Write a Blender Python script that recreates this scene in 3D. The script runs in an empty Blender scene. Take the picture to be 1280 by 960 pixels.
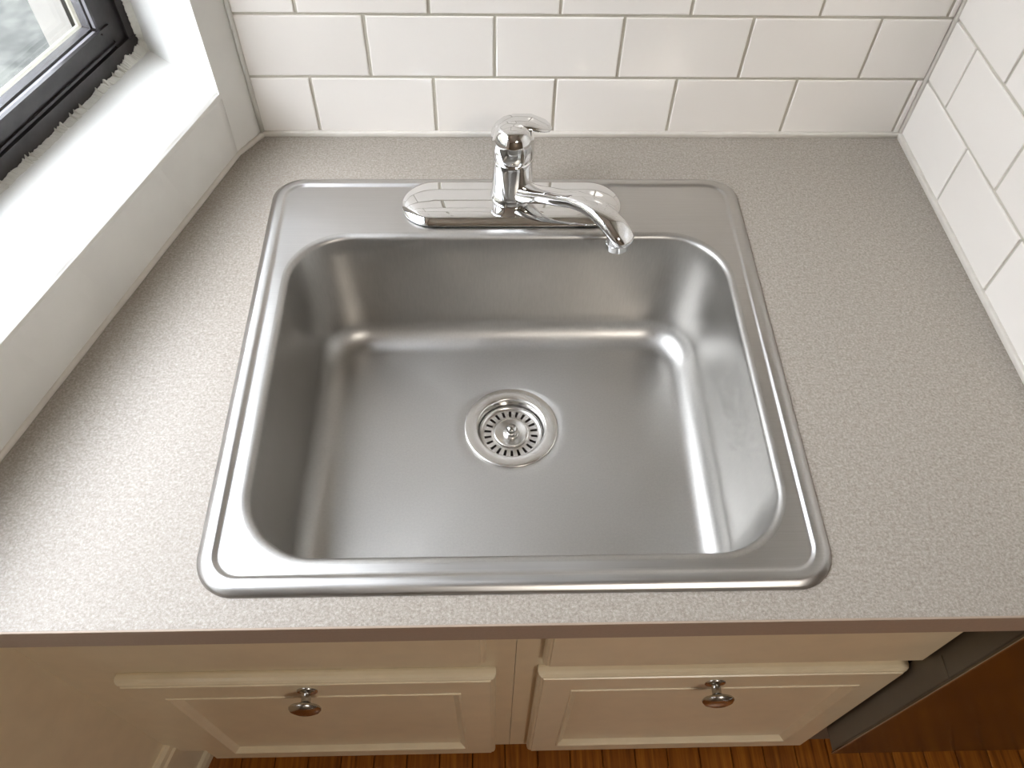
import bpy, bmesh, math, random
from mathutils import Matrix, Vector
random.seed(7)
S = bpy.context.scene
COL = S.collection
PI = math.pi
ZC = 0.84                       # height of the countertop surface above the floor (m)

# ------------------------------------------------------------------ camera
cam_d = bpy.data.cameras.new('camera')
cam = bpy.data.objects.new('camera', cam_d); COL.objects.link(cam)
right = Vector((0.99955154, -0.02298387, 0.01919532))
down = Vector((-0.00708309, -0.80428945, -0.59419552))
fwd = Vector((0.02909551, 0.59379308, -0.80409156))
rot = Matrix((right, -down, -fwd)).transposed()
cam.matrix_world = Matrix.Translation((0.22150, -0.89360, ZC + 0.64466)) @ rot.to_4x4()
cam_d.sensor_fit = 'HORIZONTAL'; cam_d.sensor_width = 36.0
cam_d.lens = 970.67 * 36.0 / 1280.0
cam_d.clip_start = 0.02
S.camera = cam

# ------------------------------------------------------------------ sky, exposure
W = bpy.data.worlds.new('overcast_sky'); S.world = W; W.use_nodes = True
bg = W.node_tree.nodes['Background']
bg.inputs['Color'].default_value = (0.86, 0.915, 1.0, 1); bg.inputs['Strength'].default_value = 14.0
S.view_settings.view_transform = 'Standard'; S.view_settings.look = 'None'
S.view_settings.gamma = 1.0; S.view_settings.use_curve_mapping = False
S.view_settings.exposure = 0.0
FILL_POWER = 21.0
# hazy sun behind thin cloud, standing high outside the window
sun_d = bpy.data.lights.new('hazy_sun', 'SUN'); sun_d.energy = 0.72; sun_d.angle = math.radians(18); sun_d.color = (.86, .92, 1.0)
sun = bpy.data.objects.new('hazy_sun', sun_d); COL.objects.link(sun); sun.location = (-3, .6, 6)
sun_el = math.radians(47); sun_az = Vector((-.9566, .2915, 0))
sun.rotation_euler = (sun_az * math.cos(sun_el) + Vector((0, 0, math.sin(sun_el)))).to_track_quat('Z', 'Y').to_euler()

# ------------------------------------------------------------------ helpers
def tag(o, label=None, cat=None, group=None, kind=None):
    if label: o['label'] = label
    if cat: o['category'] = cat
    if group: o['group'] = group
    if kind: o['kind'] = kind
    return o
def link(name, me, mat=None, parent=None):
    o = bpy.data.objects.new(name, me); COL.objects.link(o)
    if mat is not None and me is not None and not me.materials: me.materials.append(mat)
    if parent is not None: o.parent = parent
    return o
def empty(name, loc=(0, 0, 0), parent=None):
    o = bpy.data.objects.new(name, None); COL.objects.link(o); o.location = loc
    o.empty_display_size = 0.05
    if parent is not None: o.parent = parent
    return o
def mesh(name, vs, fs, smooth=False):
    me = bpy.data.meshes.new(name); me.from_pydata([tuple(v) for v in vs], [], fs); me.validate(); me.update()
    if smooth:
        for p in me.polygons: p.use_smooth = True
    return me
def fix(bm): bmesh.ops.recalc_face_normals(bm, faces=bm.faces)
def from_bm(name, bm, smooth=False):
    me = bpy.data.meshes.new(name); bm.to_mesh(me); bm.free()
    if smooth:
        for p in me.polygons: p.use_smooth = True
    return me
def box_bm(x0, x1, y0, y1, z0, z1, bev=0, seg=2):
    bm = bmesh.new(); bmesh.ops.create_cube(bm, size=1)
    for v in bm.verts:
        v.co = Vector((x0 + (v.co.x + .5) * (x1 - x0), y0 + (v.co.y + .5) * (y1 - y0), z0 + (v.co.z + .5) * (z1 - z0)))
    if bev: bmesh.ops.bevel(bm, geom=bm.edges[:], offset=bev, segments=seg, affect='EDGES', profile=.5)
    fix(bm); return bm
def box(name, x0, x1, y0, y1, z0, z1, mat, parent=None, bev=0, seg=2, smooth=False):
    return link(name, from_bm(name, box_bm(x0, x1, y0, y1, z0, z1, bev, seg), smooth), mat, parent)
def loft(rings, cap0=False, cap1=False, closed=True):
    vs = []; fs = []; n = len(rings[0])
    for r in rings: vs += list(r)
    for i in range(len(rings) - 1):
        for j in range(n if closed else n - 1):
            k = (j + 1) % n
            fs.append((i * n + j, i * n + k, (i + 1) * n + k, (i + 1) * n + j))
    if cap0: fs.append(tuple(range(n))[::-1])
    if cap1: fs.append(tuple((len(rings) - 1) * n + j for j in range(n)))
    return vs, fs
def loft_obj(name, rings, mat, parent=None, cap0=False, cap1=False, smooth=True, flat_angle=None):
    vs, fs = loft(rings, cap0, cap1)
    me = mesh(name, vs, fs)
    bm = bmesh.new(); bm.from_mesh(me); fix(bm); bm.to_mesh(me); bm.free()
    for p in me.polygons: p.use_smooth = smooth
    if flat_angle: me.set_sharp_from_angle(angle=math.radians(flat_angle))
    return link(name, me, mat, parent)
def lathe_rings(prof, cx=0, cy=0, n=48):
    return [[(cx + r * math.cos(2 * PI * j / n), cy + r * math.sin(2 * PI * j / n), z) for j in range(n)] for r, z in prof]
def rrect(x0, x1, y0, y1, r, nc=14, ns=14):
    """points of a rounded rectangle, counter-clockwise, straight sides subdivided"""
    pts = []
    cs = [(x1 - r, y1 - r, 0), (x0 + r, y1 - r, PI / 2), (x0 + r, y0 + r, PI), (x1 - r, y0 + r, 1.5 * PI)]
    for i, (cx, cy, a) in enumerate(cs):
        arc = [(cx + r * math.cos(a + PI / 2 * k / nc), cy + r * math.sin(a + PI / 2 * k / nc)) for k in range(nc + 1)]
        pts += arc
        nx, ny, na = cs[(i + 1) % 4]
        q = (nx + r * math.cos(na), ny + r * math.sin(na)); e = arc[-1]
        for k in range(1, ns): pts.append((e[0] + (q[0] - e[0]) * k / ns, e[1] + (q[1] - e[1]) * k / ns))
    return pts

# ------------------------------------------------------------------ materials
def srgb(r, g, b):
    f = lambda c: (c / 255 / 12.92) if c / 255 <= .04045 else ((c / 255 + .055) / 1.055) ** 2.4
    return (f(r), f(g), f(b), 1)
class Mat:
    def __init__(s, name):
        s.m = bpy.data.materials.new(name); s.m.use_nodes = True
        s.n = s.m.node_tree.nodes; s.l = s.m.node_tree.links; s.b = s.n['Principled BSDF']
    def set(s, **k):
        for a, v in k.items(): s.b.inputs[a.replace('_', ' ')].default_value = v
        return s
    def node(s, t, **k):
        x = s.n.new(t)
        for a, v in k.items():
            if a in x.inputs.keys(): x.inputs[a].default_value = v
            else: setattr(x, a, v)
        return x
    def coords(s, scale=(1, 1, 1), rotz=0):
        tc = s.node('ShaderNodeTexCoord'); mp = s.node('ShaderNodeMapping')
        mp.inputs['Scale'].default_value = scale; mp.inputs['Rotation'].default_value = (0, 0, rotz)
        s.l.new(tc.outputs['Object'], mp.inputs['Vector']); return mp.outputs['Vector']
    def noise(s, vec, scale, detail=2, rough=.5):
        t = s.node('ShaderNodeTexNoise'); t.inputs['Scale'].default_value = scale
        t.inputs['Detail'].default_value = detail; t.inputs['Roughness'].default_value = rough
        s.l.new(vec, t.inputs['Vector']); return t.outputs['Fac']
    def ramp(s, fac, stops):
        r = s.node('ShaderNodeValToRGB'); e = r.color_ramp.elements
        while len(e) > len(stops): e.remove(e[-1])
        while len(e) < len(stops): e.new(1)
        for q, (p, c) in zip(e, stops): q.position = p; q.color = c
        s.l.new(fac, r.inputs['Fac']); return r.outputs['Color']
    def mix(s, fac, a, b, mode='MIX'):
        x = s.node('ShaderNodeMix'); x.data_type = 'RGBA'; x.blend_type = mode
        for i, v in ((0, fac), (6, a), (7, b)):
            if hasattr(v, 'links'): s.l.new(v, x.inputs[i])
            else: x.inputs[i].default_value = v
        return x.outputs[2]
    def to(s, out, name): s.l.new(out, s.b.inputs[name]); return s
    def maprange(s, fac, a, b, c, d):
        x = s.node('ShaderNodeMapRange'); s.l.new(fac, x.inputs['Value'])
        for i, v in zip((1, 2, 3, 4), (a, b, c, d)): x.inputs[i].default_value = v
        return x.outputs['Result']
    def bump(s, h, strength=.2, dist=.001):
        x = s.node('ShaderNodeBump'); x.inputs['Strength'].default_value = strength; x.inputs['Distance'].default_value = dist
        s.l.new(h, x.inputs['Height']); s.l.new(x.outputs['Normal'], s.b.inputs['Normal']); return s

def painted(name, c, rough=.35, bscale=25, bdist=.001, bstr=.25):
    m = Mat(name).set(Roughness=rough)
    v = m.coords(); n = m.noise(v, bscale, 3)
    c2 = tuple(x * .93 for x in c[:3]) + (1,)
    m.to(m.ramp(n, [(.3, c2), (.7, c)]), 'Base Color'); m.bump(n, bstr, bdist); return m.m
M = {}
M['wall'] = painted('white_wall_paint', srgb(232, 231, 226), .32, 14, .003, .35)
M['room'] = painted('room_wall_paint', srgb(128, 114, 98), .6)
M['ceiling'] = painted('ceiling_paint', srgb(225, 220, 210), .7)
M['caulk'] = painted('beige_caulk', srgb(208, 202, 192), .5, 60)
M['wcaulk'] = painted('chalky_white_caulk', srgb(205, 203, 195), .6, 120, .001, .8)
M['cab'] = painted('cream_cabinet_paint', srgb(224, 208, 176), .30, 30, .0006, .3)
M['grout'] = painted('grey_beige_grout', srgb(190, 184, 170), .85, 300, .0005, .5)
def mk_tile():
    m = Mat('glazed_white_tile').set(Roughness=.10)
    oi = m.node('ShaderNodeObjectInfo')
    m.to(m.ramp(oi.outputs['Random'], [(0, srgb(230, 224, 216)), (1, srgb(238, 233, 226))]), 'Base Color')
    n = m.noise(m.coords(), 18, 2); m.bump(n, .25, .002); return m.m
M['tile'] = mk_tile()
def mk_lam():
    m = Mat('speckled_taupe_laminate').set(Roughness=.36, Specular_IOR_Level=.28)
    v = m.coords()
    a = m.noise(v, 400, 6, .8); b = m.noise(v, 160, 2); c = m.noise(v, 900, 1)
    col = m.ramp(a, [(.36, srgb(118, 108, 98)), (.5, srgb(151, 143, 133)), (.63, srgb(182, 176, 167))])
    col = m.mix(.35, col, m.ramp(b, [(.35, srgb(138, 129, 119)), (.65, srgb(160, 152, 142))]))
    m.to(col, 'Base Color')
    m.to(m.maprange(c, .3, .7, .30, .46), 'Roughness'); m.bump(c, .25, .0004); return m.m
M['lam'] = mk_lam()
M['lam_edge'] = painted('shaded_laminate_edge', srgb(160, 141, 124), .45, 300, .0003)  # laminate browned for the warm floor light on the shaded edge
def mk_steel(name, base, r0, r1, stretch, aniso=0.0, bstr=.06, rotz=0):
    m = Mat(name).set(Metallic=1.0, Anisotropic=aniso)
    v = m.coords(stretch, rotz); n = m.noise(v, 1, 4, .6)
    w = m.noise(m.coords(), 9, 2)
    c2 = tuple(x * .90 for x in base[:3]) + (1,)
    m.to(m.ramp(n, [(.3, c2), (.7, base)]), 'Base Color')
    x = m.node('ShaderNodeMath', operation='ADD'); m.l.new(m.maprange(n, .3, .7, r0, r1), x.inputs[0]); m.l.new(m.maprange(w, .3, .7, -.03, .03), x.inputs[1])
    m.to(x.outputs[0], 'Roughness'); m.bump(n, bstr, .00006); return m.m
M['steel_deck'] = mk_steel('brushed_steel_deck', (.52, .505, .485, 1), .30, .36, (12, 1500, 1500), .5)
M['steel_bowl'] = mk_steel('satin_steel_bowl', (.47, .455, .43, 1), .36, .46, (420, 420, 60))
M['steel_drain'] = Mat('machined_steel').set(Metallic=1.0, Roughness=.26, Base_Color=(.60, .58, .55, 1)).m
M['chrome'] = Mat('polished_chrome').set(Metallic=1.0, Roughness=.03, Base_Color=(.80, .80, .80, 1)).m
M['knob_chrome'] = Mat('dull_chrome').set(Metallic=1.0, Roughness=.12, Base_Color=(.42, .41, .39, 1)).m
M['nickel'] = Mat('satin_nickel').set(Metallic=1.0, Roughness=.22, Base_Color=(.50, .48, .45, 1)).m
M['black'] = Mat('black_rubber').set(Roughness=.6, Base_Color=(.008, .008, .008, 1)).m
M['dw_front'] = mk_steel('dark_steel_front', (.16, .145, .13, 1), .18, .24, (900, 900, 6))
M['dw_side'] = painted('dark_grey_enamel', srgb(104, 98, 88), .4, 40, .0004)
M['dark'] = painted('dark_toe_kick', srgb(38, 26, 18), .6)
def mk_frame():
    m = Mat('old_black_window_paint').set(Roughness=.28)
    n = m.noise(m.coords(), 60, 3); m.to(m.ramp(n, [(.3, srgb(28, 25, 25)), (.7, srgb(48, 43, 43))]), 'Base Color')
    m.bump(m.noise(m.coords((1, 1, 1)), 35, 3), .5, .002); return m.m
M['frame'] = mk_frame()
M['bevel'] = Mat('sky_sheen_bevel').set(Roughness=.18, Base_Color=(.42, .41, .44, 1)).m  # sky reflection on the bevel put into a pale base colour
M['putty'] = painted('pale_glazing_putty', srgb(206, 204, 190), .5, 200)
M['bead'] = Mat('grey_metal_glazing_bead').set(Metallic=.8, Roughness=.22, Base_Color=(.55, .55, .58, 1)).m
def mk_glass():
    m = Mat('window_glass'); m.n.remove(m.b)
    lw = m.node('ShaderNodeLayerWeight'); lw.inputs['Blend'].default_value = .5
    pw5 = m.node('ShaderNodeMath', operation='POWER'); pw5.inputs[1].default_value = 5; m.l.new(lw.outputs['Facing'], pw5.inputs[0])
    fr = m.node('ShaderNodeMath', operation='MULTIPLY_ADD'); fr.inputs[1].default_value = .96; fr.inputs[2].default_value = .04; m.l.new(pw5.outputs[0], fr.inputs[0])
    t = m.node('ShaderNodeBsdfTransparent'); t.inputs['Color'].default_value = (.97, .97, .97, 1)
    g = m.node('ShaderNodeBsdfGlossy'); g.inputs['Roughness'].default_value = .0
    mx = m.node('ShaderNodeMixShader')
    m.l.new(fr.outputs[0], mx.inputs[0]); m.l.new(t.outputs[0], mx.inputs[1]); m.l.new(g.outputs[0], mx.inputs[2])
    m.l.new(mx.outputs[0], m.n['Material Output'].inputs['Surface']); return m.m
M['glass'] = mk_glass()
def mk_wood():
    m = Mat('oak_floor_boards').set(Roughness=.33)
    oi = m.node('ShaderNodeObjectInfo')
    tc = m.node('ShaderNodeTexCoord'); mp = m.node('ShaderNodeMapping'); mp.inputs['Scale'].default_value = (130, 5, 20)
    cb = m.node('ShaderNodeCombineXYZ'); mu = m.node('ShaderNodeMath', operation='MULTIPLY'); mu.inputs[1].default_value = 37
    m.l.new(oi.outputs['Random'], mu.inputs[0]); m.l.new(mu.outputs[0], cb.inputs['X']); m.l.new(mu.outputs[0], cb.inputs['Y'])
    m.l.new(tc.outputs['Object'], mp.inputs['Vector']); m.l.new(cb.outputs[0], mp.inputs['Location'])
    n = m.noise(mp.outputs['Vector'], 1, 5, .62)
    g = m.ramp(n, [(.28, srgb(88, 44, 8)), (.5, srgb(150, 86, 22)), (.72, srgb(184, 116, 38))])
    m.to(m.mix(m.maprange(oi.outputs['Random'], 0, 1, .0, .4), g, srgb(112, 62, 22)), 'Base Color')
    m.bump(n, .15, .0006); return m.m
M['wood'] = mk_wood()
def mk_gravel():
    m = Mat('grey_green_ground').set(Roughness=.9)
    n = m.noise(m.coords(), 3, 6, .75); m.to(m.ramp(n, [(.36, srgb(38, 42, 36)), (.48, srgb(56, 57, 54)), (.62, srgb(82, 83, 78))]), 'Base Color'); return m.m
M['ground'] = mk_gravel()
M['render'] = painted('white_exterior_render', srgb(152, 151, 145), .8, 40)
M['brown_render'] = painted('sky_block_render', srgb(120, 116, 106), .9, 5)  # for the added wall that holds back low sky light
em = Mat('fill_glow'); em.set(Emission_Color=(1, .93, .82, 1), Emission_Strength=6.0, Base_Color=(.8, .8, .8, 1)); M['glow'] = em.m  # glow of the added fill lamp

# ------------------------------------------------------------------ room shell
XR = 0.7855                      # tiled wall on the right
XTL = -0.0795                    # left end of the tiled back wall
FAR_X, FAR_Y, CEIL = 2.6, -3.0, ZC + 1.6
O2 = Vector((-0.1044, -0.0414)); U = Vector((-.2915, -.9566)); N2 = Vector((-.9566, .2915))   # window wall: along, outward
SD0 = .175
def wp(u, n, z): p = O2 + U * u + N2 * n; return Vector((p.x, p.y, ZC + z))

floor = tag(box('floor', -1.4, FAR_X, FAR_Y, 0.3, -0.06, -0.012, M['dark']), 'oak strip floor in front of the cream cabinet', 'floor', kind='structure')
pw = 0.0572; cache = {}
x = -1.1
plank_me = from_bm('plank', box_bm(-.028, .028, -.45, .45, -.012, 0, .0012, 1)); plank_me.materials.append(M['wood'])
for i in range(int(2.6 / pw)):
    y = 0.55 - random.uniform(0, .9) + .45
    while y > -2.2:
        o = link('plank', plank_me, None, floor); o.location = (x + i * pw, y - .45, 0); y -= .9012
cp = [(wp(-.2, SD0, 0).x, .12), (FAR_X, .12), (FAR_X, FAR_Y), (wp(3.15, SD0, 0).x, FAR_Y), (wp(3.15, SD0, 0).x, wp(3.15, SD0, 0).y), (wp(-.2, SD0, 0).x, wp(-.2, SD0, 0).y)]
cv, cf = loft([[(a, b, CEIL) for a, b in cp], [(a, b, CEIL + .05) for a, b in cp]], True, True)
tag(link('ceiling', mesh('ceiling', cv, cf), M['ceiling']), 'pale painted ceiling over the kitchen', 'ceiling', kind='structure')
tag(box('wall_front', -1.6, FAR_X, FAR_Y - .1, FAR_Y, 0, CEIL, M['room']), 'plain painted wall facing the sink across the room', 'wall', kind='structure')
tag(box('wall_far', FAR_X, FAR_X + .1, FAR_Y - .1, 0.3, 0, CEIL, M['room']), 'plain painted wall past the tiled partition', 'wall', kind='structure')
wb = tag(box('wall_back', -0.12, FAR_X, 0.0018, 0.12, 0, CEIL, M['grout']), 'back wall behind the faucet clad in glossy white running-bond tiles', 'wall', kind='structure')
wr = tag(box('wall_right', XR + .0018, XR + .11, -0.62, 0.003, ZC, CEIL, M['grout']), 'side wall of glossy white tiles at the end of the counter', 'wall', kind='structure')

# tiles: proud of the recessed grout plane, soft pillowed edges
TG = 0.0036; TW = 0.155; TH = 0.0808; TZ0 = 0.0062
def tile_mesh(w, h):
    key = (round(w, 3), round(h, 3))
    if key in cache: return cache[key]
    rings = []
    for ins, y in ((0, .0055), (0, .0012), (.0004, .0004), (.0016, 0.0), ):
        rings.append([(ins, y, ins), (w - ins, y, ins), (w - ins, y, h - ins), (ins, y, h - ins)])
    vs, fs = loft(rings, False, True)
    me = mesh('tile', vs, fs); bm = bmesh.new(); bm.from_mesh(me); fix(bm)
    for f in bm.faces:
        if f.normal.y > .5: f.normal_flip()
    bm.to_mesh(me); bm.free()
    me.materials.append(M['tile']); cache[key] = me; return me
def lay_row(row, parent, length, first_joint, place):
    z = TZ0 + row * TH; h = TH - TG
    j = [0.0]; x = first_joint
    while x < length - .004:
        if x > .004: j.append(x)
        x += TW
    j.append(length)
    for a, b in zip(j[:-1], j[1:]):
        w = b - a - TG
        if w > .004: place(a + TG / 2, z, tile_mesh(w, h), parent)
def put_back(s, z, me, parent):
    o = link('tile', me, None, parent); o.location = (XTL + s + random.uniform(-.0002, .0002), random.uniform(-.0003, .0003), ZC + z)
    o.rotation_euler = (random.uniform(-.003, .003), 0, random.uniform(-.003, .003))
def put_right(s, z, me, parent):        # runs from the corner towards the viewer
    o = link('tile', me, None, parent); o.location = (XR + random.uniform(-.0003, .0003), -s, ZC + z)
    o.rotation_euler = (0, random.uniform(-.003, .003), -PI / 2 + random.uniform(-.003, .003))
for r in range(9):
    lay_row(r, wb, XR - XTL - .002, (0 - XTL - .0015 if r % 2 == 0 else .0775 - XTL - .0015), put_back)
    lay_row(r, wr, .615, (.1395 if r % 2 == 0 else .0635), put_right)
for nm, a in (('trim_1', (XTL - .002, XR, -.004, .004, ZC - .001, ZC + .0068)), ('trim_2', (XR - .0045, XR + .004, -.61, -.002, ZC - .001, ZC + .0072)),
              ('trim_3', (XR - .003, XR + .004, -.0035, .004, ZC + .004, ZC + .75))):
    lab = {'trim_1': 'thin beige caulk line between countertop and back tiles', 'trim_2': 'thin beige caulk line along the foot of the side tiles',
           'trim_3': 'upright beige caulk line in the tiled corner'}[nm]
    tag(box(nm, *a, M['caulk'], bev=.0018, seg=2, smooth=True), lab, 'caulk', kind='structure')

# painted window wall (slanted to the left), with splayed reveal
UE = 3.2; WU0, WU1, WZ0, WZ1 = -0.064, 0.98, 0.088, 1.36     # opening at the frame
SD = 0.140                                                  # depth from wall face to frame
bm = bmesh.new()
def quad(*p): bm.faces.new([bm.verts.new(q) for q in p])
zlo = -.034
quad(wp(0, 0, zlo), wp(UE, 0, zlo), wp(UE, 0, WZ0), wp(0, 0, WZ0))
quad(wp(WU1 - .06, 0, WZ0), wp(UE, 0, WZ0), wp(UE, 0, 1.6), wp(WU1 - .06, 0, 1.6))
quad(wp(0, 0, WZ1 + .03), wp(WU1 - .06, 0, WZ1 + .03), wp(WU1 - .06, 0, 1.6), wp(0, 0, 1.6))
n = 8
for i in range(n):    # splayed reveal next to the tiles, slightly hollow
    f = lambda t: (WU0 * t, SD * t + .0, )
    (u0, n0), (u1, n1) = f(i / n), f((i + 1) / n)
    quad(wp(u0, n0, WZ0 - .004), wp(u0, n0, 1.6), wp(u1, n1, 1.6), wp(u1, n1, WZ0 - .004))
quad(wp(WU1 - .06, 0, WZ0), wp(WU1, SD, WZ0), wp(WU1, SD, WZ1 + .03), wp(WU1 - .06, 0, WZ1 + .03))
quad(wp(WU0, 0, WZ1 + .03), wp(WU1, 0, WZ1 + .03), wp(WU1, SD, WZ1), wp(WU0, SD, WZ1))
# wall outside the frame so that no light leaks in
quad(wp(WU0 - .4, SD + .03, -1.0), wp(UE, SD + .03, -1.0), wp(UE, SD + .03, WZ0), wp(WU0 - .4, SD + .03, WZ0))
quad(wp(WU0 - .4, SD + .03, WZ1), wp(UE, SD + .03, WZ1), wp(UE, SD + .03, 1.65), wp(WU0 - .4, SD + .03, 1.65))
quad(wp(WU0 - .4, SD + .03, WZ0), wp(WU0, SD + .03, WZ0), wp(WU0, SD + .03, WZ1), wp(WU0 - .4, SD + .03, WZ1))
quad(wp(WU1, SD + .03, WZ0), wp(UE, SD + .03, WZ0), wp(UE, SD + .03, WZ1), wp(WU1, SD + .03, WZ1))
# narrow plaster strip turning into the tiled wall
a0 = Vector((XTL, .004, 0)); b0 = wp(0, 0, 0); b0.z = 0
for i in range(6):
    p = a0.lerp(b0, i / 6); q = a0.lerp(b0, (i + 1) / 6)
    quad(Vector((p.x, p.y, ZC + zlo)), Vector((q.x, q.y, ZC + zlo)), Vector((q.x, q.y, CEIL)), Vector((p.x, p.y, CEIL)))
# lower wall below the countertop stands further out
LN = .0098
quad(wp(-.05, LN, zlo), wp(UE, LN, zlo), wp(UE, 0, zlo), wp(-.05, 0, zlo))
bmesh.ops.remove_doubles(bm, verts=bm.verts, dist=.0004)
wl = tag(link('wall_left', from_bm('wall_left', bm), M['wall']), 'white painted window wall slanting beside the countertop', 'wall', kind='structure')

dv = [wp(-.05, LN, -ZC), wp(UE, LN, -ZC), wp(UE, LN, zlo), wp(-.05, LN, zlo), wp(-.05, LN + .01, -ZC), wp(UE, LN + .01, -ZC), wp(UE, LN + .01, zlo), wp(-.05, LN + .01, zlo)]
link('dado_panel', mesh('dado_panel', dv, [(0, 1, 2, 3), (4, 7, 6, 5), (0, 4, 5, 1), (1, 5, 6, 2), (2, 6, 7, 3), (3, 7, 4, 0)]), M['cab'], wl)
# caulk lines of the painted wall
def bead(name, pts, r, mat, parent=None, n=8):
    rings = []
    for i, p in enumerate(pts):
        d = (pts[min(i + 1, len(pts) - 1)] - pts[max(i - 1, 0)]).normalized()
        s = d.cross(Vector((0, 0, 1))); s = s.normalized() if s.length > .01 else Vector((1, 0, 0)); t = s.cross(d)
        rr = r * random.uniform(.85, 1.15)
        rings.append([p + s * rr * math.cos(2 * PI * k / n) + t * rr * math.sin(2 * PI * k / n) for k in range(n)])
    return loft_obj(name, rings, mat, parent, True, True)
pts = [Vector((XTL, -.001, ZC + .001)).lerp(wp(0, -.0005, .001), i / 6) for i in range(6)] + [wp(i * .05, -.0005, .001) for i in range(0, 15)]
tag(bead('trim_4', pts, .0042, M['caulk']), 'thin beige caulk line along the foot of the painted window wall', 'caulk', kind='structure')
tag(bead('trim_5', [Vector((XTL + .001, -.0005, ZC + .004 + i * .05)) for i in range(16)], .0030, M['wcaulk']), 'upright caulk line where the tiles meet the painted wall', 'caulk', kind='structure')

# baseboard on the lower left wall
def baseboard():
    prof = [(0, 0), (0, .168), (-.004, .168), (-.008, .162), (-.009, .150), (-.012, .146), (-.012, .030), (-.017, .026), (-.020, .016), (-.020, 0)]
    rings = []
    for u in (.45, 1.6):
        rings.append([wp(u, LN + a, -ZC + h) for a, h in prof])
    return loft_obj('baseboard_left', rings, M['cab'], None, True, True, smooth=False)
tag(baseboard(), 'tall moulded cream baseboard below the window wall', 'baseboard', kind='structure')

# ------------------------------------------------------------------ window
win = tag(empty('window_1', wp(.45, SD, WZ0)), 'black framed window with worn paint beside the sink', 'window', kind='structure')
wm = win.matrix_world.copy(); wm.translation = win.location
def wbar(name, u0, u1, n0, n1, z0, z1, mat, parent=win, bev=.0015, wob=0):
    bm = box_bm(0, 1, 0, 1, 0, 1)
    for v in bm.verts:
        p = wp(u0 + v.co.x * (u1 - u0), n0 + v.co.y * (n1 - n0), z0 + v.co.z * (z1 - z0)); v.co = p - win.location
    if bev: bmesh.ops.bevel(bm, geom=bm.edges[:], offset=bev, segments=2, affect='EDGES')
    fix(bm); return link(name, from_bm(name, bm), mat, parent)
F0 = SD
# fixed frame
wbar('frame_rail', WU0, WU1, F0, F0 + .032, WZ0, .1115, M['frame'])
wbar('frame_rail', WU0, WU1, F0, F0 + .032, WZ1 - .03, WZ1, M['frame'])
wbar('frame_stile', WU0, -.044, F0 - .001, F0 + .032, .112, WZ1 - .03, M['frame'])
wbar('frame_stile', -.0435, -.022, F0 + .003, F0 + .032, .112, WZ1 - .03, M['frame'])
wbar('frame_stile', WU1 - .044, WU1, F0, F0 + .032, .112, WZ1 - .03, M['frame'])
# opening sash, set slightly back, with a dark gap around it
s0, s1, t0, t1 = -.0165, WU1 - .052, .1200, WZ1 - .038
sash = empty('sash', (0, 0, 0), win)
def sbar(name, *a, **k): return wbar(name, *a, parent=sash, **k)
sbar('sash_rail', s0, s1, F0 + .002, F0 + .028, t0, t0 + .020, M['frame'], bev=.003)
sbar('sash_rail', s0, s1, F0 + .002, F0 + .028, t1 - .022, t1, M['frame'], bev=.003)
sbar('sash_stile', s0, s0 + .010, F0 + .002, F0 + .028, t0 + .020, t1 - .022, M['frame'], bev=.003)
sbar('sash_stile', s1 - .022, s1, F0 + .002, F0 + .028, t0 + .020, t1 - .022, M['frame'], bev=.003)
# sloping metal glazing beads and pale putty line next to the pane
def slope(name, pa, pb, mat):
    """four mitred strips running round the pane, from profile point pa=(inset,n) to pb"""
    (ia, na), (ib, nb) = pa, pb
    ra = [(s0 + .010 + ia, t0 + .020 + ia), (s1 - .022 - ia, t0 + .020 + ia), (s1 - .022 - ia, t1 - .022 - ia), (s0 + .010 + ia, t1 - .022 - ia)]
    rb = [(s0 + .010 + ib, t0 + .020 + ib), (s1 - .022 - ib, t0 + .020 + ib), (s1 - .022 - ib, t1 - .022 - ib), (s0 + .010 + ib, t1 - .022 - ib)]
    for k in range(4):
        q = (k + 1) % 4
        vs = [wp(ra[k][0], na, ra[k][1]), wp(ra[q][0], na, ra[q][1]), wp(rb[q][0], nb, rb[q][1]), wp(rb[k][0], nb, rb[k][1])]
        vs += [wp(ra[k][0], na + .003, ra[k][1]), wp(ra[q][0], na + .003, ra[q][1]), wp(rb[q][0], nb + .003, rb[q][1]), wp(rb[k][0], nb + .003, rb[k][1])]
        vs = [v - win.location for v in vs]
        me = mesh(name, vs, [(0, 1, 2, 3), (4, 7, 6, 5), (0, 4, 5, 1), (1, 5, 6, 2), (2, 6, 7, 3), (3, 7, 4, 0)])
        link(name, me, mat, sash)
slope('glazing_bevel', (-.003, F0 + .0035), (.0005, F0 + .009), M['bevel'])
slope('glazing_groove', (.0005, F0 + .012), (.003, F0 + .014), M['frame'])
slope('glazing_bead', (.003, F0 + .013), (.0065, F0 + .021), M['bead'])
slope('putty_line', (.0065, F0 + .021), (.0085, F0 + .024), M['putty'])
wbar('pane', s0 + .012, s1 - .024, F0 + .0265, F0 + .0305, t0 + .022, t1 - .024, M['glass'], sash, bev=0)
# sill: white painted masonry with rounded front edge
prof = [(.0, -.002), (-.0005, .080), (.0006, .0855), (.004, .0893), (.010, .0905), (.030, .0905), (.11, .0885), (SD + .004, .0880), (SD + .030, .088)]
rings = []
for i in range(41):
    u = -.070 + i * (1.06 / 40); rings.append([wp(u, n + (random.uniform(-.0006, .0006) if 0 < k < 5 else 0), z + random.uniform(-.0003, .0003)) - win.location for k, (n, z) in enumerate(prof)])
vs, fs = loft(rings, closed=False)
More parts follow.
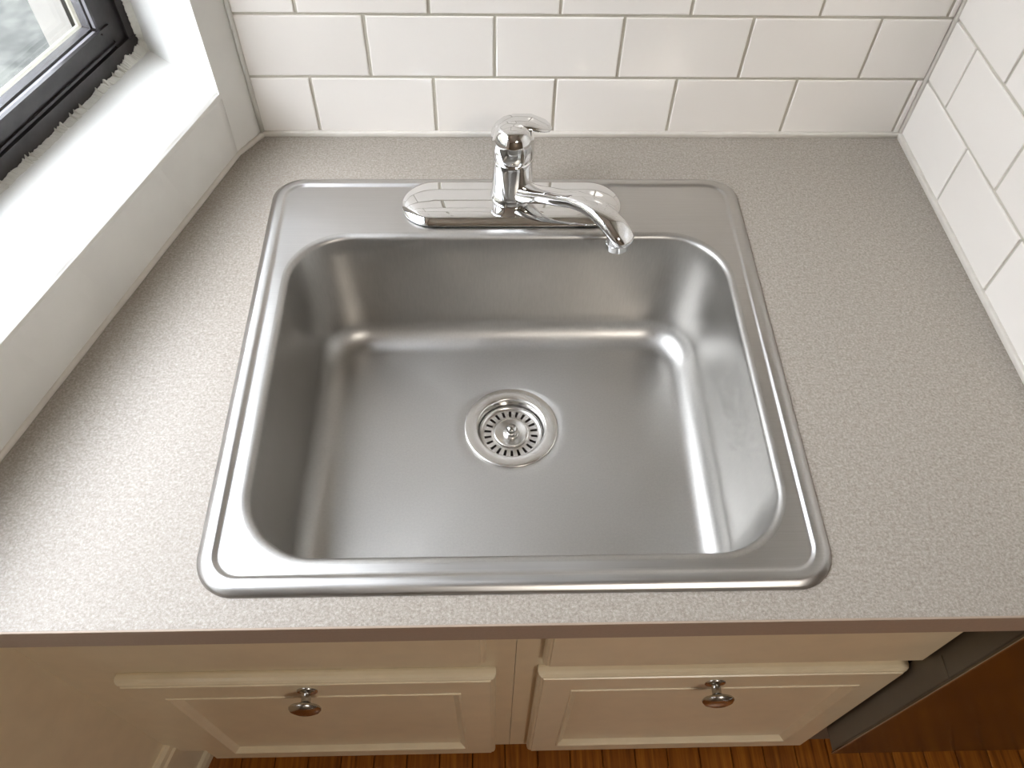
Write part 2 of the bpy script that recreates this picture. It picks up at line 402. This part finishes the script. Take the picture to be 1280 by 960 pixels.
# keep the sill inside the splayed reveal
me = mesh('sill', vs, fs, True); bm = bmesh.new(); bm.from_mesh(me)
o_loc = win.location.copy()
for v in bm.verts:
    w = v.co + o_loc; d = Vector((w.x, w.y)) - O2; uu = d.dot(U); nn_ = d.dot(N2)
    umin = WU0 * max(0, nn_) / SD - .001
    if uu < umin: v.co += Vector((U.x, U.y, 0)) * (umin - uu)
fix(bm); bm.to_mesh(me); bm.free()
for p in me.polygons: p.use_smooth = True
link('sill', me, M['wall'], win)
# ragged chalky caulk between frame and plaster
def ragged(name, pts_in, pts_out, thick):
    vs = []; fs = []
    n = len(pts_in)
    for a, b in zip(pts_in, pts_out): vs += [a, b]
    dv = Vector((N2.x, N2.y, 0)) * thick
    vs = vs + [v + dv for v in vs]; m2 = 2 * n
    for i in range(n - 1):
        a = 2 * i
        fs += [(a, a + 1, a + 3, a + 2), (a + 1, m2 + a + 1, m2 + a + 3, a + 3), (a, a + 2, m2 + a + 2, m2 + a)]
    me = mesh(name, [v - win.location for v in vs], fs)
    return link(name, me, M['wcaulk'], win)
random.seed(3)
def walk(n, lo, hi, step):
    v = (lo + hi) / 2; out = []
    for _ in range(n):
        v += random.uniform(-step, step); v = min(hi, max(lo, v)); out.append(v + (random.uniform(.001, .005) if random.random() < .12 else 0))
    return out
nA = 420; w1 = walk(nA, .0, .0028, .0009); w2 = walk(nA, .002, .009, .0025)
A = []; B = []
for i in range(nA):
    u = WU0 + i * .0016
    A.append(wp(u, SD - .0105 + w1[i] * .6, .0886)); B.append(wp(u, SD - .0012, .0905 + (w2[i] if u < -.005 else w1[i])))
ragged('caulk_bead', A, B, .004)
w3 = walk(260, .001, .006, .0022); A = []; B = []
for i in range(260):
    z = .088 + i * .002
    A.append(wp(WU0 + .0035, SD - .008, z)); B.append(wp(WU0 + .004 + w3[i] * (1 if z < .2 else .5), SD - .002, z))
ragged('caulk_bead', A, B, .004)

# outside: rendered reveal of the thick wall and the ground below
og = wp(-.0, .6, 0)
tag(box('ground_outside', -7, 1.5, -6, 6, ZC - 1.05, ZC - 1.0, M['ground']), 'mottled grey green ground outside the window', 'ground', kind='structure')
bm = bmesh.new()
def hexa(u0, u1, n0, n1, z0, z1):
    b = box_bm(0, 1, 0, 1, 0, 1)
    for v in b.verts: v.co = wp(u0 + v.co.x * (u1 - u0), n0 + v.co.y * (n1 - n0), z0 + v.co.z * (z1 - z0))
    fix(b); me = from_bm('t', b); bm.from_mesh(me); bpy.data.meshes.remove(me)
hexa(-.6, -.022, SD + .058, .247, -2.1, 1.7)
tag(link('wall_outside', from_bm('wall_outside', bm), M['render']), 'white rendered outer wall seen through the window pane', 'wall', kind='structure')

bm = bmesh.new()
NBN = 3.0
hexa(-5, 8, NBN, NBN + .4, -2.04, .09 + (NBN - .16) * math.tan(math.radians(34)))  # added, unseen wall; its height is set to cut off the low sky
tag(link('wall_sky_block', from_bm('wall_sky_block', bm), M['brown_render']), 'added tall wall outside the window that cuts off the low sky', 'wall', kind='structure')

# ------------------------------------------------------------------ countertop with sink cut-out
YF = -0.6700; CT = 0.0345
SX0, SX1, SY0, SY1, SR = -0.0410, 0.5315, -0.6425, -0.0930, .038
SXC = (SX0 + SX1) / 2; SYM = -.37
def taper(p):                                   # the pressed sink is a touch wider at the back
    k = 1 + (p[1] - SYM) * .072
    return (SXC + (p[0] - SXC) * k, p[1])
def srect(ins, r): return [taper(p) for p in rrect(SX0 + ins, SX1 - ins, SY0 + ins, SY1 - ins, r)]
ct = tag(empty('countertop', (0.25, YF, ZC)), 'speckled taupe laminate countertop around the steel sink', 'countertop')
def local(o_parent, vs): return [Vector(v) - o_parent.location for v in vs]
outer = [(XTL, .004), (1.25, .004), (1.25, YF + .002)]
pe = wp((-YF - .0414) / .9566, .05, 0); ps = wp(-.02, .05, 0)
outer += [(pe.x - .02, YF + .002), (ps.x, ps.y)]
bm = bmesh.new()
def loop(pts, z):
    v = [bm.verts.new((p[0] - ct.location.x, p[1] - ct.location.y, z)) for p in pts]
    return v, [bm.edges.new((v[i], v[(i + 1) % len(v)])) for i in range(len(v))]
for z in (0, -CT):
    vo, eo = loop(outer, z); vi, ei = loop(srect(.012, .03), z)
    bmesh.ops.triangle_fill(bm, use_beauty=True, use_dissolve=False, edges=eo + ei)
    if z == 0: T = (vo, vi)
    else: Bt = (vo, vi)
for a, b in zip(T, Bt):
    for i in range(len(a)):
        k = (i + 1) % len(a); bm.faces.new((a[i], a[k], b[k], b[i]))
fix(bm)
link('slab', from_bm('slab', bm), M['lam'], ct)
eb = box('edge_band', pe.x - .02, 1.25, YF, YF + .003, ZC - CT, ZC - .0003, M['lam_edge'], None, bev=.0008)
for v in eb.data.vertices: v.co -= ct.location
eb.parent = ct

# ------------------------------------------------------------------ sink
sink = tag(empty('kitchen_sink', (SXC, SYM, ZC)), 'brushed stainless steel drop-in sink with one wide bowl and raised rim', 'sink')
L = sink.location
def ring(pts, z): return [Vector((p[0], p[1], ZC + z)) - L for p in pts]
DECK = .0042
BX0, BX1, BY0, BY1, BR = -0.0030, 0.4945, -0.6065, -0.2025, .068
def brect(ins, r): return [taper(p) for p in rrect(BX0 + ins, BX1 - ins, BY0 + ins, BY1 - ins, r)]
prof = [(.0030, -.0002), (.0, .0004), (.0004, .0016), (.0022, .0032), (.0050, .0050), (.0068, .0060), (.0085, .0064), (.0105, .0065), (.0140, .0065), (.0152, .0063),
        (.0164, .0055), (.0176, .0046), (.0188, .0042), (.0205, DECK)]
rings = [ring(srect(a, max(.012, SR - a * .85)), z) for a, z in prof]
bp = [(-.0105, DECK), (-.0082, DECK - .0001), (-.0055, .0038), (-.0030, .0028), (-.0012, .0012), (0, -.0016)]
rings += [ring(brect(a, BR - a * .7), z) for a, z in bp[:2]]
rim = loft_obj('rim_deck', rings, M['steel_deck'], sink)
rings = [ring(brect(a, BR - a * .7), z) for a, z in bp[1:]]
ZB = -.163; FR = .034; TAP = .009
for k in range(1, 7):
    t = k / 6; rings.append(ring(brect(.0006 + TAP * t, BR - .006 * t), -.004 + (ZB + FR + .004) * t))
for k in range(1, 13):
    a = PI / 2 * k / 12
    rings.append(ring(brect(TAP + FR * (1 - math.cos(a)), BR - .006 - .026 * (1 - math.cos(a))), ZB + FR - FR * math.sin(a)))
last = brect(TAP + FR, BR - .032)
DC = (0.2483, -0.3605); DR = .0565; ZD = -.1675
for t in (.012, .04, .12, .25, .4, .55, .7, .82, .9, .95, .98, 1.0):
    pts = []
    for p in last:
        d = Vector((p[0] - DC[0], p[1] - DC[1])); r = d.length; d.normalize()
        c = (DC[0] + d.x * DR, DC[1] + d.y * DR)
        pts.append((p[0] + (c[0] - p[0]) * t, p[1] + (c[1] - p[1]) * t))
    z = ZB + (ZD - ZB) * t - (.0012 if t >= .98 else 0)
    rings.append(ring(pts, z))
bowl = loft_obj('bowl', rings, M['steel_bowl'], sink)
dl = [(.0560, ZD - .004), (.0583, ZD - .0012), (.0585, ZD + .0002), (.0580, ZD + .0010), (.0568, ZD + .0013), (.0500, ZD + .0011), (.0440, ZD + .0007), (.0428, ZD + .0003), (.0419, ZD - .0008), (.0414, ZD - .0030),
      (.0410, ZD - .0080), (.0404, ZD - .020), (.0395, ZD - .032), (.030, ZD - .040), (.012, ZD - .044), (.0005, ZD - .044)]
fl = loft_obj('drain_flange', [[Vector(p) - Vector((L.x, L.y, 0)) for p in r] for r in lathe_rings([(r, z) for r, z in dl], *DC, n=72)], M['steel_drain'], sink)
tag(fl, 'round polished drain flange')
# strainer basket resting in the drain
st = tag(empty('sink_strainer', (DC[0], DC[1], ZC + ZD - .030)), 'small steel strainer basket with slotted rim and centre knob in the drain', 'strainer')
zt = .0155
NS = 22; vs = []; fs = []; nseg = NS * 8
radii = [(.0215, zt - .0004), (.0252, zt - .0008), (.0292, zt - .0010), (.0338, zt - .0010), (.0362, zt - .0008), (.0380, zt + .0002), (.0394, zt + .0020), (.0399, zt + .0034)]
for r, z in radii:
    for j in range(nseg): a = 2 * PI * j / nseg; vs.append((r * math.cos(a), r * math.sin(a), z))
for i in range(len(radii) - 1):
    for j in range(nseg):
        if 1 <= i <= 2 and j % 8 in (3, 4, 5): continue
        k = (j + 1) % nseg; fs.append((i * nseg + j, i * nseg + k, (i + 1) * nseg + k, (i + 1) * nseg + j))
me = mesh('slotted_rim', vs, fs, True); link('slotted_rim', me, M['steel_drain'], st)
loft_obj('centre_plate', lathe_rings([(.0222, zt - .002), (.0220, zt + .0020), (.0212, zt + .0028), (.0195, zt + .0028), (.0180, zt + .0022), (.0110, zt + .0016), (.009, zt + .0010), (.0005, zt + .0010)]), M['steel_drain'], st)
loft_obj('knob_base', lathe_rings([(.0100, zt + .0008), (.0099, zt + .0026), (.0090, zt + .0032), (.0060, zt + .0030), (.0036, zt + .0040), (.0034, zt + .0062)], n=32), M['steel_drain'], st)
loft_obj('knob', lathe_rings([(.0030, zt + .0055), (.0050, zt + .0062), (.0066, zt + .0080), (.0070, zt + .0100), (.0064, zt + .0122), (.0046, zt + .0140), (.0022, zt + .0149), (.0002, zt + .0151)], n=32), M['knob_chrome'], st)
loft_obj('cup', lathe_rings([(.0380, zt), (.0365, zt - .006), (.032, zt - .016), (.020, zt - .022), (.0005, zt - .023)], n=36), M['dark'], st)

# ------------------------------------------------------------------ faucet
FX, FY = .2505, -.1460
fa = tag(empty('faucet', (FX, FY, ZC + DECK)), 'chrome single lever kitchen faucet on an oval base plate', 'faucet')
def stadium(hl, hw, z, n=24):
    pts = []; s = hl - hw
    for k in range(n + 1): a = -PI / 2 + PI * k / n; pts.append((s + hw * math.cos(a), hw * math.sin(a), z))
    for k in range(1, 12): pts.append((s - 2 * s * k / 12, hw, z))
    for k in range(n + 1): a = PI / 2 + PI * k / n; pts.append((-s + hw * math.cos(a), hw * math.sin(a), z))
    for k in range(1, 12): pts.append((-s + 2 * s * k / 12, -hw, z))
    return pts
HL, HW = .1355, .0410
loft_obj('gasket', [stadium(HL - .001, HW - .001, z) for z in (0, .0016)], M['black'], fa, True, True, smooth=False)
pp = [(0.0008, .0016), (0, .0024), (.0003, .0034), (.0014, .0046), (.0034, .0060), (.0064, .0077), (.0104, .0090), (.0150, .0101), (.0200, .0110), (.0260, .0117), (.0320, .0121), (.0370, .0123), (.0402, .0124)]
loft_obj('base_plate', [stadium(HL - a, HW - a, z) for a, z in pp], M['chrome'], fa, False, True)
BXo, BYo = .0005, .007          # body axis relative to the plate
bprof = [(.0262, .0105), (.0268, .0120), (.0262, .0142), (.0252, .0165), (.0247, .022), (.0242, .040), (.0238, .060), (.0236, .0665), (.0233, .0676), (.0222, .0680), (.0222, .0692)]
loft_obj('body', lathe_rings(bprof, BXo, BYo), M['chrome'], fa, False, True)
hd = empty('handle', (0, 0, 0), fa)
hprof = [(.0222, .0688), (.0234, .0690), (.0240, .0700), (.0246, .0760), (.0248, .0830), (.0245, .0890), (.0236, .0945), (.0218, .0995), (.0190, .1040), (.0150, .1068), (.0095, .1084), (.0004, .1092)]
loft_obj('dome', lathe_rings(hprof, BXo, BYo), M['chrome'], hd, True)
path = [(-.0238, .079, .004, .0015), (-.0236, .085, .009, .0026), (-.0220, .0915, .0125, .0036), (-.0175, .0968, .0138, .0042), (-.0095, .1022, .0148, .0046), (.001, .1050, .0150, .0048), (.011, .1052, .0150, .0046),
        (.020, .1048, .0158, .0046), (.029, .1022, .0142, .0040), (.0365, .1002, .0120, .0034), (.0415, .0982, .0085, .0026), (.0438, .0970, .003, .0014)]
rings = []
for i, (px, pz, w, h) in enumerate(path):
    a = path[max(i - 1, 0)]; b = path[min(i + 1, len(path) - 1)]
    t = Vector((b[0] - a[0], 0, b[1] - a[1])).normalized(); nn_ = Vector((-t.z, 0, t.x))
    rings.append([Vector((px + BXo, BYo + .0125 + w * math.cos(2 * PI * k / 32), pz)) + nn_ * h * math.sin(2 * PI * k / 32) for k in range(32)])
loft_obj('lever', rings, M['chrome'], hd, True, True)
dot = loft_obj('indicator_dot', [[(BXo - .006 + r * math.cos(2 * PI * k / 16), BYo - .0178 - d, .1020 + r * math.sin(2 * PI * k / 16)) for k in range(16)] for r, d in ((.0014, -.004), (.0014, .0008), (.0001, .001))], M['black'], hd)
# spout: sweeps out of the body towards the bowl
hv = Vector((113, -123, 0)).normalized(); sv = Vector((-hv.y, hv.x, 0))
sp = [(.004, .0240, .0150, .0140), (.022, .0275, .0140, .0125), (.032, .0315, .0128, .0105), (.045, .0380, .0120, .0092), (.062, .0470, .0116, .0084), (.080, .0550, .0116, .0080), (.100, .0650, .0120, .0078), (.118, .0702, .0127, .0079), (.134, .0710, .0134, .0081),
      (.148, .0688, .0141, .0083), (.160, .0647, .0146, .0085), (.169, .0600, .0144, .0083), (.1760, .0552, .0132, .0075), (.1797, .0520, .0098, .0054), (.1808, .0502, .004, .002)]
rings = []
A0 = Vector((BXo, BYo, 0))
for i, (s, z, w, h) in enumerate(sp):
    a = sp[max(i - 1, 0)]; b = sp[min(i + 1, len(sp) - 1)]
    t = (hv * (b[0] - a[0]) + Vector((0, 0, b[1] - a[1]))).normalized(); up = sv.cross(t)
    if up.z < 0: up = -up
    rr = []
    for k in range(32):
        c, q = math.cos(2 * PI * k / 32), math.sin(2 * PI * k / 32)
        e = lambda v: math.copysign(abs(v) ** .8, v)
        rr.append(A0 + hv * s + Vector((0, 0, z)) + sv * w * e(c) + up * h * e(q))
    rings.append(rr)
loft_obj('spout', rings, M['chrome'], fa, True, True)
tip = A0 + hv * .1660 + Vector((0, 0, .0505))
ax = (Vector((0, 0, -1)) * .97 + hv * .12).normalized(); e1 = sv; e2 = ax.cross(e1)
rings = [[tip + ax * d + (e1 * math.cos(2 * PI * k / 28) + e2 * math.sin(2 * PI * k / 28)) * r for k in range(28)] for d, r in ((-.008, .0118), (.0030, .0118), (.0033, .0124), (.0105, .0124), (.0112, .0118), (.0112, .0092), (.007, .0088))]
loft_obj('aerator', rings, M['chrome'], fa, True, True, flat_angle=40)

# ------------------------------------------------------------------ sink cabinet
YD = -0.632; YFR = -0.6155
CX0, CX1 = -.2905, .7205
cab = tag(empty('sink_cabinet', (.25, YFR, 0)), 'cream painted sink base cabinet with two panelled doors', 'cabinet')
CL = cab.location
def cbox(name, x0, x1, y0, y1, z0, z1, mat=None, bev=0, parent=cab, seg=2, off=None):
    o = box(name, x0, x1, y0, y1, ZC + z0, ZC + z1, mat or M['cab'], None, bev, seg)
    off = off if off is not None else CL
    for v in o.data.vertices: v.co -= off
    o.parent = parent; return o
ZT = -CT - .0005; ZBT = -.715; FT = .009
cbox('frame_stile', CX0, -.190, YFR, YFR + FT, ZBT, ZT)
cbox('frame_stile', .2498, .3060, YFR, YFR + FT, ZBT, ZT)
cbox('frame_stile', .1960, .2492, YFR, YFR + FT, ZBT, ZT)
cbox('frame_stile', .695, CX1, YFR, YFR + FT, ZBT, ZT)
for a, b in ((-.190, .196), (.306, .695)):
    cbox('frame_rail', a, b, YFR, YFR + FT * .6, -.075, ZT)
    cbox('frame_rail', a, b, YFR, YFR + FT, -.310, -.215)
    cbox('frame_rail', a, b, YFR, YFR + FT, ZBT, -.680)
cbox('side_panel', CX1 - .016, CX1, YFR + FT, -.02, ZBT, ZT)
cbox('bottom_panel', CX0 + .10, CX1 - .016, YFR + FT, -.02, ZBT, ZBT + .016)
cbox('toe_kick', CX0 - .02, CX1, YFR + .050, YFR + .065, -ZC, ZBT, M['dark'])
def front(name, x0, x1, z0, z1, panel, label=None):
    """a door or false drawer front, with rounded outer edge and (doors) a recessed panel"""
    d = empty(name, (0, 0, 0), cab)
    yb = YFR - .0003
    w, h = x1 - x0, z1 - z0
    def rg(ins, y):
        tp = ins + (.010 if panel and ins > panel - .01 else 0)          # deeper top rail
        return [Vector((x0 + ins, y, ZC + z0 + ins)) - CL, Vector((x1 - ins, y, ZC + z0 + ins)) - CL, Vector((x1 - ins, y, ZC + z1 - tp)) - CL, Vector((x0 + ins, y, ZC + z1 - tp)) - CL]
    rings = [rg(.001, yb), rg(0, yb - .003), rg(0, yb - .008), rg(.0010, yb - .0115), rg(.0036, yb - .0140), rg(.0060, yb - .0146), rg(.0068, YD)]
    if panel:
        rings += [rg(panel - .0050, YD), rg(panel - .0042, YD - .0012), rg(panel - .0022, YD - .0014), rg(panel - .0006, YD), rg(panel, YD + .0008), rg(panel + .006, YD + .0065), rg(panel + .0075, YD + .0065)]
    vs, fs = loft(rings, True, True)
    me = mesh('panel', vs, fs); bm = bmesh.new(); bm.from_mesh(me); fix(bm); bm.to_mesh(me); bm.free()
    link('door_panel' if panel else 'drawer_panel', me, M['cab'], d)
    if label: d['label'] = label
    return d
def knob(parent, x, z):
    kp = [(.0112, 0), (.0112, .0016), (.0096, .0030), (.0058, .0042), (.0050, .0060), (.0050, .0150), (.0062, .0180), (.0110, .0200), (.0152, .0215), (.0172, .0240), (.0170, .0262), (.0146, .0300), (.0095, .0325), (.0003, .0335)]
    r_, y_ = 1.12, .82
    rings = [[Vector((x + r_ * r * math.cos(2 * PI * k / 36), YD - y_ * y, ZC + z + r_ * r * math.sin(2 * PI * k / 36))) - CL for k in range(36)] for r, y in kp]
    o = loft_obj('knob', rings, M['nickel'], parent); o['label'] = 'satin nickel mushroom knob'; return o
front('false_drawer', -.208, .2160, -.238, -.080, 0)
front('false_drawer', .2800, .7195, -.252, -.080, 0)
d1 = front('door', -.2170, .2270, -.700, -.294, .048)
d2 = front('door', .2765, .7195, -.692, -.290, .047)
knob(d1, .0015, -.323); knob(d2, .4920, -.321)

# ------------------------------------------------------------------ dishwasher beside the cabinet
dw = tag(empty('dishwasher', (1.0, -.60, 0)), 'dark steel fronted dishwasher standing proud of the cream cabinet', 'dishwasher')
def dbox(name, *a, mat, bev=0): return cbox(name, *a, mat=mat, bev=bev, parent=dw, off=dw.location)
dbox('body', .7245, 1.236, -.608, -.05, -.76, -.042, mat=M['dw_side'])
dbox('door', .7225, 1.236, -.6600, -.620, -.588, -.045, mat=M['dw_side'], bev=.002)
dbox('front_sheet', .7217, 1.2368, -.6632, -.6600, -.590, -.045, mat=M['dw_front'], bev=.0008)
dbox('side_lip', .7216, .7230, -.6590, -.634, -.2260, -.2200, mat=M['dw_side'], bev=.0006)
dbox('edge_strip', .7209, .7228, -.6642, -.6625, -.590, -.045, mat=M['nickel'], bev=.0006)
dbox('door_gasket', .7265, 1.232, -.620, -.608, -.58, -.06, mat=M['black'])
dbox('toe_panel', .7300, 1.23, -.585, -.57, -ZC, -.60, mat=M['dark'])

# ------------------------------------------------------------------ added fill lamp, shaped like a ceiling fixture (behind the viewer)
lx, ly = .95, -2.1
lamp = tag(empty('fill_lamp', (lx, ly, CEIL)), 'added unseen fill lamp shaped as a round flush ceiling light', 'lamp')
loft_obj('base', lathe_rings([(.0005, 0), (.19, 0), (.19, -.025), (.17, -.03)]), M['nickel'], lamp)
loft_obj('shade', lathe_rings([(.17, -.028), (.165, -.06), (.12, -.09), (.05, -.105), (.0005, -.107)]), M['glow'], lamp)
ld = bpy.data.lights.new('fill_light', 'AREA'); ld.shape = 'DISK'; ld.size = .4; ld.energy = FILL_POWER; ld.color = (1, .94, .87)
lo = bpy.data.objects.new('fill_light', ld); COL.objects.link(lo); lo.location = (0, 0, -.115); lo.parent = lamp
